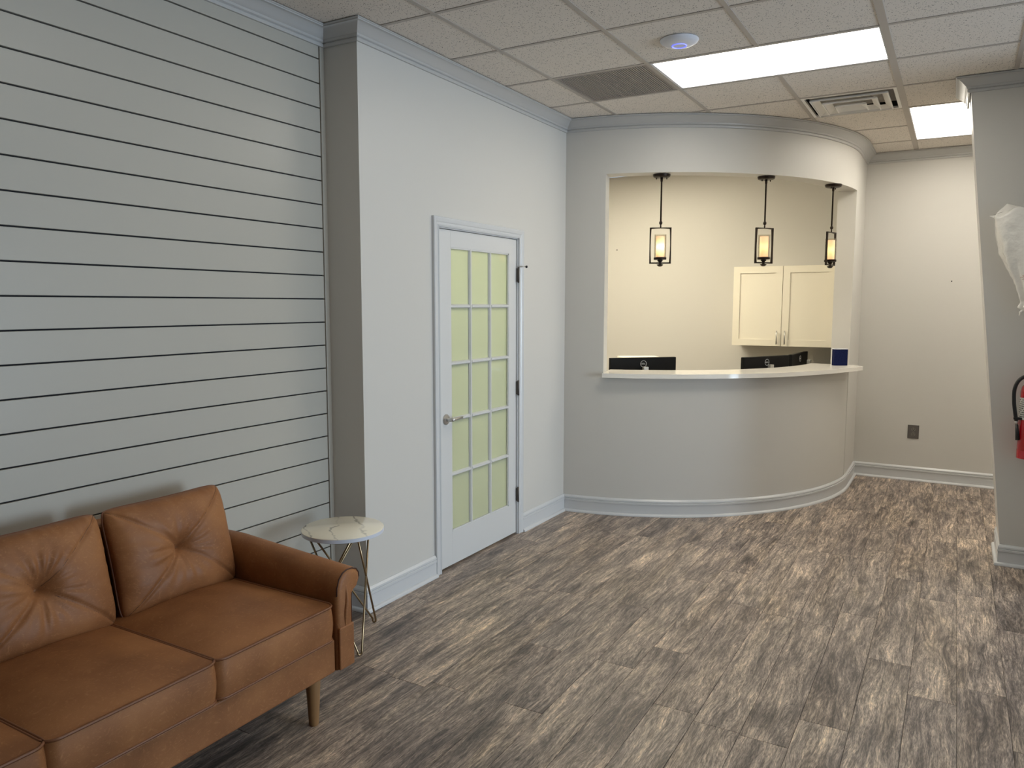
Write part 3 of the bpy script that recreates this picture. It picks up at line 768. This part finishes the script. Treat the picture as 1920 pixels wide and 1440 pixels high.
# pendants
def pendant(x, y, zf_top, zf_bot, a_, label, bright):
    t = empty('pendant_lamp', (x, y, 2.575), a_); tag(t, label, 'pendant lamp', 'pendant lamps over the reception counter')
    lathe('canopy', [(0, -.024), (.050, -.024), (.060, -.019), (.064, -.008), (.064, 0), (0, 0)], M['bronze'], t, n=32)
    for sx in (-.038, .038): tube('canopy_screw', [(sx, 0, -.036), (sx, 0, -.022)], .004, M['bronze'], t, n=8)
    zt, zb = zf_top-2.575, zf_bot-2.575
    tube('rod', [(0, 0, -.02), (0, 0, -.05), (0, 0, -.055), (0, 0, zt+.045)], [.010, .009, .0062, .0062], M['bronze'], t, n=12)
    lathe('swivel', [(0, zt+.052), (.006, zt+.05), (.013, zt+.036), (.010, zt+.024), (.004, zt+.02), (.006, zt+.008), (.004, zt), (0, zt)], M['bronze'], t, n=16)
    # rectangular frame, bars thicker at the corners
    hw, dp = .080, .007
    bm = bmesh.new()
    def bar_(p0, p1, inward, t0=.013, t1=.0075):
        p0, p1, iw = Vector(p0), Vector(p1), Vector(inward); rings = []
        for i in range(9):
            s_ = i/8; p = p0.lerp(p1, s_); th = t1+(t0-t1)*abs(2*s_-1)**1.6
            rings.append([bm.verts.new(p+Vector((0, sy*dp, 0))+iw*k_) for sy, k_ in ((-1, 0), (1, 0), (1, th), (-1, th))])
        for r0, r1 in zip(rings, rings[1:]):
            for q_ in range(4): bm.faces.new((r0[q_], r0[(q_+1) % 4], r1[(q_+1) % 4], r1[q_]))
        bm.faces.new(rings[0]); bm.faces.new(rings[-1][::-1])
    bar_((-hw, 0, zb), (-hw, 0, zt), (1, 0, 0)); bar_((hw, 0, zb), (hw, 0, zt), (-1, 0, 0))
    bar_((-hw, 0, zt), (hw, 0, zt), (0, 0, -1), .012, .006); bar_((-hw, 0, zb), (hw, 0, zb), (0, 0, 1), .010, .010)
    link('frame', bm_mesh('frame', bm), M['bronze'], t)
    lathe('dish', [(0, zb+.030), (.046, zb+.030), (.047, zb+.034), (.047, zb+.046), (.044, zb+.048), (0, zb+.048)], M['bronze'], t, n=32)
    lathe('finial', [(0, zb-.022), (.012, zb-.020), (.024, zb-.010), (.024, zb-.006), (.010, zb-.002), (.010, zb+.012), (.020, zb+.020), (.020, zb+.028), (0, zb+.030)], M['bronze'], t, n=20)
    cd = lathe('candle_shade', [(0, 0), (.031, 0), (.031, .155), (.027, .155), (.027, .01), (0, .01)], M['candle_bright' if bright else 'candle'], t, n=28, loc=(0, 0, zb+.048))
    lathe('glass_cylinder', [(.0445, zb+.048), (.0445, zb+.048+.168), (.0425, zb+.048+.168), (.0425, zb+.048)], M['glass'], t, n=32, closed=True)
    return t
pendant(-1.952, 5.607, 2.186, 1.918, R(-64.7+90), 'bronze-framed pendant lamp with white-hot candle shade at the doorward end of the counter', True)
pendant(-1.298, 6.090, 2.194, 1.926, R(-39.8+90), 'bronze-framed pendant lamp hanging in front of the shaker wall cabinet doors', False)
pendant(-.912, 6.753, 2.198, 1.930, R(-16.6+90), 'bronze-framed pendant lamp hanging beside the reception opening jamb', False)

# ---- wall details
t = empty('electrical_outlet', (-.287, YB, .453)); tag(t, 'grey electrical outlet plate low on the back wall', 'outlet')
box('plate', (-.046, .046, -.006, 0, -.062, .062), M['grey_plate'], t, bev=.0015)
RM = mat('receptacle_grey', (122, 118, 112), .4)
for z in (.022, -.022):
    rc = lathe('receptacle', [(0, -.0085), (.017, -.0085), (.018, -.006), (0, -.006)], RM, t, n=24, axis='y', loc=(0, 0, z))
    boxes('slot', [(-.009, -.006, -.0092, -.0085, -.001, .009), (.006, .009, -.0092, -.0085, -.001, .009), (-.003, .003, -.0092, -.0085, -.012, -.006)], M['dark'], rc)
box('slot', (-.056, -.048, -.001, .001, 0, .012), M['dark'], wall_back, loc=(0, YB-.0005, 1.815)).name = 'anchor_hole'
box('anchor_hole', (-3.236, -3.226, YB-.0015, YB, 2.196, 2.208), M['dark'], wall_back)

# ---- fire extinguisher on the pier
EX, EY = .432, PY-.082
t = empty('fire_extinguisher', (EX, EY, .70)); tag(t, 'red fire extinguisher with black hose hanging on the grey pier', 'fire extinguisher')
lathe('cylinder', [(0, .012), (.070, .012), (.076, .020), (.076, .40), (.070, .428), (.050, .450), (.026, .462), (.026, .475), (0, .475)], M['red'], t, n=40)
lathe('foot_ring', [(.070, 0), (.077, 0), (.077, .05), (.070, .05)], M['red'], t, n=40, closed=True)
bm = bmesh.new()
for i in range(17):
    pass
v = []; f = []
for i in range(25):
    a_ = R(130+i*9.0)
    for z in (.235, .365): v.append((.0766*math.cos(a_), .0766*math.sin(a_), z))
for i in range(24): f.append((i*2, i*2+2, i*2+3, i*2+1))
bm.free()
lb = link('label_sticker', mesh('label_sticker', v, f), M['paper'], t, smooth=True)
bm = bmesh.new()
for kk in range(9):
    z = .25+kk*.0125
    for i in range(3, 20):
        if (i*7+kk*5) % 6 == 0: continue
        p_ = [( .0769*math.cos(R(130+j*9)), .0769*math.sin(R(130+j*9)), zz) for j, zz in ((i, z), (i+.8, z), (i+.8, z+.005), (i, z+.005))]
        bm.faces.new([bm.verts.new(q_) for q_ in p_])
link('print_lines', bm_mesh('print_lines', bm), M['dark'], lb)
lathe('valve', [(0, .475), (.018, .475), (.018, .51), (.012, .52), (0, .52)], M['nickel'], t, n=20)
boxes('carry_handle', [(-.02, .11, -.011, .011, .52, .530)], M['black'], t, bev=.003)
boxes('lever', [(-.02, .12, -.010, .010, .553, .562), (-.02, 0, -.010, .010, .53, .553)], M['black'], t, bev=.003)
hose = [(-.015, -.01, .497), (-.050, -.02, .495), (-.088, -.03, .468), (-.108, -.035, .415), (-.107, -.035, .34), (-.097, -.035, .27), (-.089, -.033, .225)]
def spline(pts, m_=6):
    pts = [Vector(p_) for p_ in pts]; out = []
    for i in range(len(pts)-1):
        p0, p1, p2, p3 = pts[max(i-1, 0)], pts[i], pts[i+1], pts[min(i+2, len(pts)-1)]
        for k in range(m_):
            s_ = k/m_
            out.append(.5*((2*p1)+(-p0+p2)*s_+(2*p0-5*p1+4*p2-p3)*s_*s_+(-p0+3*p1-3*p2+p3)*s_**3))
    out.append(pts[-1]); return out
tube('hose', spline(hose), .0105, M['rubber'], t, n=12)
tube('hose_ferrule', [(-.089, -.033, .226), (-.086, -.033, .203)], .0085, M['nickel'], t, n=12)
tube('nozzle', [(-.086, -.033, .204), (-.080, -.033, .15), (-.076, -.033, .110)], [.0085, .010, .0125], M['rubber'], t, n=14)
boxes('hose_clip', [(-.104, -.060, -.046, -.020, .232, .246)], M['rubber'], t, bev=.002)
boxes('wall_bracket', [(-.03, .03, .070, .082, .10, .50)], M['hinge'], t)

# ---- white plastic bag tied over a wall fitting on the pier
t = empty('plastic_bag', (.43, PY, 1.88)); tag(t, 'crumpled white plastic bag covering a wall fitting on the grey pier', 'plastic bag')
box('wall_fitting', (-.13, .17, -.10, -.002, -.14, .20), M['white_plastic'], t, bev=.01)
NU, NV = 96, 80
v = []; f = []
def bag_edge(s_):   # left outline: s=0 top .. 1 bottom, half-width about the centre line
    pts = [(0, .215), (.06, .262), (.16, .262), (.28, .250), (.42, .222), (.58, .175), (.74, .135), (.86, .110), (.92, .098), (.97, .112), (1, .085)]
    for (a0, b0), (a1, b1) in zip(pts, pts[1:]):
        if s_ <= a1: return b0+(b1-b0)*(s_-a0)/(a1-a0)
    return pts[-1][1]
for j in range(NV+1):
    s_ = j/NV
    for i in range(NU):
        th = 2*math.pi*i/NU
        hw = bag_edge(s_); z = .285-.585*s_
        cx, cy = math.cos(th), math.sin(th)
        ex = abs(cx)**.75*math.copysign(1, cx); ey = abs(cy)**.75*math.copysign(1, cy)
        dpt = .085*(1-abs(2*s_-.8)**2*.35) if s_ < .9 else .045
        x = hw*ex; y = -.085+dpt*ey
        fold = noise.noise(Vector((th*2.2, s_*2.2, 3.1)))*.020+abs(noise.noise(Vector((x*26, z*9, y*20))))*.020
        ridge = .014*math.sin(th*9+s_*7)*(.3+s_)
        sc_ = 1-(fold+ridge)/max(hw, .05)*.6
        top = .03*math.cos(th*2.0)*(1-s_)**6 + .025*math.sin(th*5)*(1-s_)**4
        y = min(-.085+(y+.085)*sc_, -.004)
        v.append((x*sc_, y, z+top+noise.noise(Vector((th*3, s_*3, 9)))*.012*(1-s_)))
for j in range(NV):
    for i in range(NU): f.append((j*NU+i, j*NU+(i+1) % NU, (j+1)*NU+(i+1) % NU, (j+1)*NU+i))
ct_ = len(v); v.append((0, -.085, .262))
for i in range(NU): f.append((i, ct_, (i+1) % NU))
bagm = mesh('film', v, f); link('film', bagm, M['bag'], t, smooth=True)
from mathutils.bvhtree import BVHTree
bvh = BVHTree.FromPolygons([Vector(p_) for p_ in v], f)
bm = bmesh.new()
for kk in range(7):
    x_a, x_b, zc = -.118+.010*abs(kk-3), -.02, -.075-kk*.011
    line = []
    for q_ in range(12):
        xx = x_a+(x_b-x_a)*q_/11
        hit = bvh.ray_cast(Vector((xx, -.6, zc+.006*math.sin(q_*.5))), Vector((0, 1, 0)))[0]
        if hit: line.append(hit+Vector((0, -.0012, 0)))
    if len(line) > 2: add_tube(bm, line, .0012, 5)
pr_ = link('red_print', bm_mesh('red_print', bm), M['red_print'], t); pr_['kind'] = 'stuff'
bm = bmesh.new()      # the torn, pointed ear of film at the upper corner
e_ = [(-.235, -.09, .268), (-.292, -.085, .262), (-.270, -.095, .250), (-.250, -.10, .225), (-.225, -.11, .28), (-.205, -.10, .292)]
ev = [bm.verts.new(p_) for p_ in e_]
for tri in ((0, 1, 2), (0, 2, 3), (0, 4, 1), (0, 5, 4)): bm.faces.new([ev[k] for k in tri])
link('film_corner', bm_mesh('film_corner', bm), M['bag'], t)
bm = bmesh.new()      # knotted tail
add_tube(bm, spline([(-.085, -.085, -.285), (-.092, -.09, -.300), (-.102, -.095, -.312), (-.106, -.095, -.330)], 4), [.012]*5+[.009]*4+[.004]*4, 8)
link('knot', bm_mesh('knot', bm), M['bag'], t, smooth=True)

# ================================================================== SOFA
sofa = empty('leather_sofa', (-2.40, 1.30, 0)); tag(sofa, 'tan brown leather three-seat sofa with tufted back cushions against the shiplap wall', 'sofa')
SX, SYc = -2.40, 1.30
S = lambda b: (b[0]-SX, b[1]-SX, b[2]-SYc, b[3]-SYc, b[4], b[5])
YA, YB_ = .50, 2.105        # seat run
box('base_rail', S((-2.74, -2.002, YA-.005, YB_+.008, .20, .332)), M['leather'], sofa, bev=.008, seg=3)
# seat cushions
def rounded_pad(name, cx, cy, cz, lx, ly, lz, crown, rad, parent, nx=40, ny=36):
    """box cushion with rounded edges, crowned top"""
    v = []; f = []
    def ring(tz):  # outline of the cushion at relative height tz in 0..1, rounded corners
        pts = []
        hx_, hy_ = lx/2, ly/2; rc = rad*1.4
        bul = .006*math.sin(math.pi*tz)
        for (sx, sy, a0) in ((1, 1, 0), (-1, 1, 90), (-1, -1, 180), (1, -1, 270)):
            for k in range(7):
                a_ = R(a0+90*k/6)
                pts.append((sx*(hx_-rc)+(rc+bul)*math.cos(a_), sy*(hy_-rc)+(rc+bul)*math.sin(a_)))
        # subdivide straight runs
        out = []
        N = len(pts)
        for i in range(N):
            p0, p1 = pts[i], pts[(i+1) % N]; out.append(p0)
            dd = math.hypot(p1[0]-p0[0], p1[1]-p0[1])
            ns = int(dd/.02)
            for k in range(1, ns): out.append((p0[0]+(p1[0]-p0[0])*k/ns, p0[1]+(p1[1]-p0[1])*k/ns))
        return out
    base = ring(.5); N = len(base)
    rows = []
    for tz in (0, .12, .3, .5, .7, .88, 1):
        bul = 1+.018*math.sin(math.pi*tz)
        rows.append([(x*bul, y*bul, -lz/2+lz*tz) for x, y in base])
    for s_ in (.985, .96, .92, .85, .75, .62, .48, .34, .2, .08):     # the domed top closes towards the centre
        row = []
        for x, y in base:
            X_, Y_ = x*s_, y*s_
            dome = crown*(1-abs(2*X_/lx)**2.6)*(1-abs(2*Y_/ly)**2.6)
            wr = noise.noise(Vector((X_*9+cx*3, Y_*9+cy*5, 0)))*.003*(1-s_**6)
            row.append((X_, Y_, lz/2+dome+.004*(1-s_)**.3+wr))
        rows.append(row)
    v = [p_ for row in rows for p_ in row]
    for j in range(len(rows)-1):
        for i in range(N): f.append((j*N+i, j*N+(i+1) % N, (j+1)*N+(i+1) % N, (j+1)*N+i))
    f.append(tuple(range((len(rows)-1)*N, len(rows)*N))); f.append(tuple(range(N))[::-1])
    me = mesh(name, v, f)
    bm = bmesh.new(); bm.from_mesh(me); bpy.data.meshes.remove(me); me = bm_mesh(name, bm)
    o = link(name, me, M['leather'], parent, (cx, cy, cz), smooth=True); me.set_sharp_from_angle(angle=R(60))
    for z in (lz/2, -lz/2+.004):
        bm = bmesh.new(); add_tube(bm, [(x*1.004, y*1.004, z) for x, y in base], .0046, 6, closed=True)
        link('piping', bm_mesh('piping', bm), M['piping'], o, smooth=True)
    return o
for i in range(3):
    y0, y1 = YA+i*.535+.003, YA+(i+1)*.535-.003
    rounded_pad('seat_cushion', (-2.0-2.66)/2-SX, (y0+y1)/2-SYc, .402, .66, y1-y0, .136, .038, .024, sofa)
# back frame
bm = bmesh.new(); add_box(bm, *S((-2.80, -2.70, YA-.02, YB_+.02, .20, .80)), bev=.02, seg=3)
link('back_frame', bm_mesh('back_frame', bm), M['leather'], sofa, smooth=False)
# tufted back cushions
def back_cushion(cy, seed):
    W2, H2 = .258, .208; n_u, n_v = 88, 72
    v = []; f = []; idx = {}
    def sm(x): return 1-abs(x)**3.2
    def pt(u, w_, side):
        # pinch the outline so the edges bow in and the corners stay pointed
        X_ = W2*u*(1-.030*(1-w_*w_)*abs(u)**3); Z_ = H2*w_*(1-.035*(1-u*u)*abs(w_)**3)
        rc_ = 1-.055*(abs(u)*abs(w_))**7; X_ *= rc_; Z_ *= rc_
        prof = (max(sm(u), 0)*max(sm(w_), 0))**.42
        d_ = .088*prof
        if side > 0:
            r_ = math.hypot(X_, Z_*1.1)
            d_ -= .058*math.exp(-(r_/.046)**1.15)            # button dimple
            # the four diagonal seams
            for s1 in (1, -1):
                q_ = abs(X_/W2-s1*Z_/H2)*.155
                d_ -= .0085*math.exp(-(q_/.0055)**2)*min(1, (1-max(abs(u), abs(w_)))*8)
                d_ -= .003*math.exp(-(q_/.030)**2)*prof
            an = math.atan2(Z_, X_)
            d_ += .0085*math.exp(-((r_-.075)/.05)**2)*noise.noise(Vector((math.cos(an)*5.5+seed, math.sin(an)*5.5, seed)))   # pulled folds
            d_ += .0045*math.exp(-((r_-.10)/.06)**2)*math.sin(an*17+seed)*(.5+.5*noise.noise(Vector((an*2, seed, 1))))
            ed = max(0, abs(w_)-.55)/.45 if w_ > 0 else 0
            d_ += .012*ed*noise.noise(Vector((u*11+seed*2+w_*2, w_*2.0, seed)))*prof      # gathers along the top
            ed = max(0, abs(u)-.6)/.4
            d_ += .009*ed*noise.noise(Vector((u*2, w_*10+seed, seed+4)))*prof
            d_ += .006*noise.noise(Vector((u*2.5+seed, w_*2.5, 7)))*prof
        return (d_*(1 if side > 0 else -.75), X_, Z_)
    for side in (1, -1):
        for j in range(n_v+1):
            for i in range(n_u+1):
                u, w_ = -1+2*i/n_u, -1+2*j/n_v
                u = math.sin(u*math.pi/2)*.55+u*.45; w_ = math.sin(w_*math.pi/2)*.55+w_*.45
                edge = i in (0, n_u) or j in (0, n_v)
                if side < 0 and edge: idx[(side, i, j)] = idx[(1, i, j)]; continue
                idx[(side, i, j)] = len(v); v.append(pt(u, w_, side))
        for j in range(n_v):
            for i in range(n_u):
                q_ = (idx[(side, i, j)], idx[(side, i+1, j)], idx[(side, i+1, j+1)], idx[(side, i, j+1)])
                f.append(q_ if side > 0 else q_[::-1])
    me = mesh('back_cushion', v, f)
    o = link('back_cushion', me, M['leather'], sofa, (-2.612-SX, cy-SYc, .663), smooth=True)
    o.rotation_euler = (0, R(-14), 0)
    loop = [v[idx[(1, i, 0)]] for i in range(n_u)]+[v[idx[(1, n_u, j)]] for j in range(n_v)]+[v[idx[(1, i, n_v)]] for i in range(n_u, 0, -1)]+[v[idx[(1, 0, j)]] for j in range(n_v, 0, -1)]
    bm = bmesh.new(); add_tube(bm, loop[::2], .0032, 6, closed=True)
    link('piping', bm_mesh('piping', bm), M['piping'], o, smooth=True)
    for sx, sz in ((1, 1), (1, -1), (-1, 1), (-1, -1)):
        line = []
        for k in range(2, 40):
            s_ = k/40
            p_ = pt(sx*s_, sz*s_, 1); line.append((p_[0]+.0002, p_[1], p_[2]))
        bm = bmesh.new(); add_tube(bm, line, .0009, 5); link('seam', bm_mesh('seam', bm), M['seam'], o, smooth=True)
    bt = lathe('button', [(0, .008), (.007, .007), (.011, .003), (.012, -.002), (0, -.002)], M['leather'], o, n=16, axis='x', loc=(pt(0, 0, 1)[0]+.001, 0, 0))
for i, cy in enumerate((.81, 1.338, 1.866)): back_cushion(cy, 3.3+i*5.7)
# arms
ARM = [(.0, .20), (.084, .20), (.084, .47), (.088, .505), (.104, .520), (.122, .530), (.130, .545), (.128, .562), (.116, .578), (.092, .588), (.062, .590), (.034, .582), (.014, .562), (.002, .53), (.0, .50)]
def arm(sgn, yin):
    xs = [-2.80, -2.78, -2.6, -2.4, -2.2, -2.05, -2.012, -1.999, -1.993, -1.990]
    ins = [.012, 0, 0, 0, 0, 0, 0, .003, .009, .018]
    v = []; f = []; n = len(ARM); cyy, czz = .05, .40
    for x, q_ in zip(xs, ins):
        rise = .045*min(1, max(0, (-2.0-x)/.6))
        for y, z in ARM:
            zz = z+rise*max(0, (z-.45)/.14) if z > .45 else z
            dy, dz = y-.055, zz-.40
            y2 = y-math.copysign(min(q_, abs(dy)), dy); z2 = zz-math.copysign(min(q_, abs(dz)), dz)
            v.append((x-SX, yin+sgn*y2-SYc, z2))
    for i in range(len(xs)-1):
        for k in range(n): f.append((i*n+k, i*n+(k+1) % n, (i+1)*n+(k+1) % n, (i+1)*n+k))
    f.append(tuple(range(n))); f.append(tuple(range((len(xs)-1)*n, len(xs)*n))[::-1])
    bm = bmesh.new(); me = mesh('arm', v, f); bm.from_mesh(me); bpy.data.meshes.remove(me)
    me = bm_mesh('arm', bm); o = link('arm', me, M['leather'], sofa, smooth=True); me.set_sharp_from_angle(angle=R(55))
    # seam of the front facing, and the lower front panel
    bm = bmesh.new(); add_tube(bm, [(-1.998-SX, yin+sgn*(y-math.copysign(.002, y-.055))-SYc, z-.002) for y, z in ARM[1:]], .0028, 6)
    link('seam', bm_mesh('seam', bm), M['seam'], o, smooth=True)
    bm = bmesh.new(); a_, b_ = sorted((yin+sgn*.003-SYc, yin+sgn*.084-SYc)); add_box(bm, -2.000-SX, -1.986-SX, a_, b_, .203, .372, bev=.005, seg=3)
    link('front_panel', bm_mesh('front_panel', bm), M['leather'], o)
    bm = bmesh.new()   # the gathered fold of leather where the arm facing tucks behind the panel
    a_, b_ = yin+sgn*.040-SYc, yin+sgn*.048-SYc
    add_tube(bm, spline([(-1.992-SX, a_, .372), (-1.989-SX, a_, .42), (-1.989-SX, b_, .47), (-1.993-SX, b_, .53)], 5), [.003+.0045*math.sin(math.pi*k/15) for k in range(16)], 10)
    link('fold', bm_mesh('fold', bm), M['leather'], o, smooth=True)
arm(1, 2.120); arm(-1, .485)
for (x, y) in ((-2.062, 2.050), (-2.70, 2.050), (-2.062, .555), (-2.70, .555)):
    lathe('leg', [(0, 0), (.0165, 0), (.019, .006), (.029, .19), (.029, .201), (0, .201)], M['legwood'], sofa, n=24, loc=(x-SX, y-SYc, 0))

# ================================================================== SIDE TABLE
TX, TY = -2.483, 2.690
t = empty('side_table', (TX, TY, 0)); tag(t, 'round white marble side table on gold hairpin legs beside the sofa arm', 'side table')
lathe('table_top', [(0, .5535), (.190, .5535), (.193, .551), (.193, .549), (0, .549)], M['marble'], t, n=64)
lathe('rim', [(0, .549), (.193, .549), (.193, .533), (.190, .531), (0, .531)], M['rim'], t, n=64)
lathe('mounting_ring', [(.150, .531), (.176, .531), (.176, .526), (.150, .526)], M['black'], t, n=48, closed=True)
for i, th in enumerate((-30, 90, 210)):
    fx, fy = .214*math.cos(R(th)), .214*math.sin(R(th))
    pts = []
    tops = [(th+120-7), (th-120+7)]
    A = Vector((.165*math.cos(R(tops[0])), .165*math.sin(R(tops[0])), .527)); B = Vector((.165*math.cos(R(tops[1])), .165*math.sin(R(tops[1])), .527))
    F = Vector((fx, fy, .0)); tn = Vector((-math.sin(R(th)), math.cos(R(th)), 0))
    ra = .010
    pa = F+tn*ra*1.0+Vector((0, 0, .022)); pb = F-tn*ra*1.0+Vector((0, 0, .022))
    low = [F+tn*ra*math.cos(R(a_))+Vector((0, 0, .0155-.0105*math.sin(R(a_)))) for a_ in (20, 50, 90, 130, 160)]
    tube('hairpin_leg', [A, A.lerp(pa, .5), pa]+low+[pb, B.lerp(pb, .5), B], .005, M['gold'], t, n=10)

# tidy names of single-use helper meshes
for o in list(bpy.data.objects):
    if o.name.startswith('slot') and o.parent is wall_back: o.name = 'anchor_hole'
print('objects', len(bpy.data.objects))
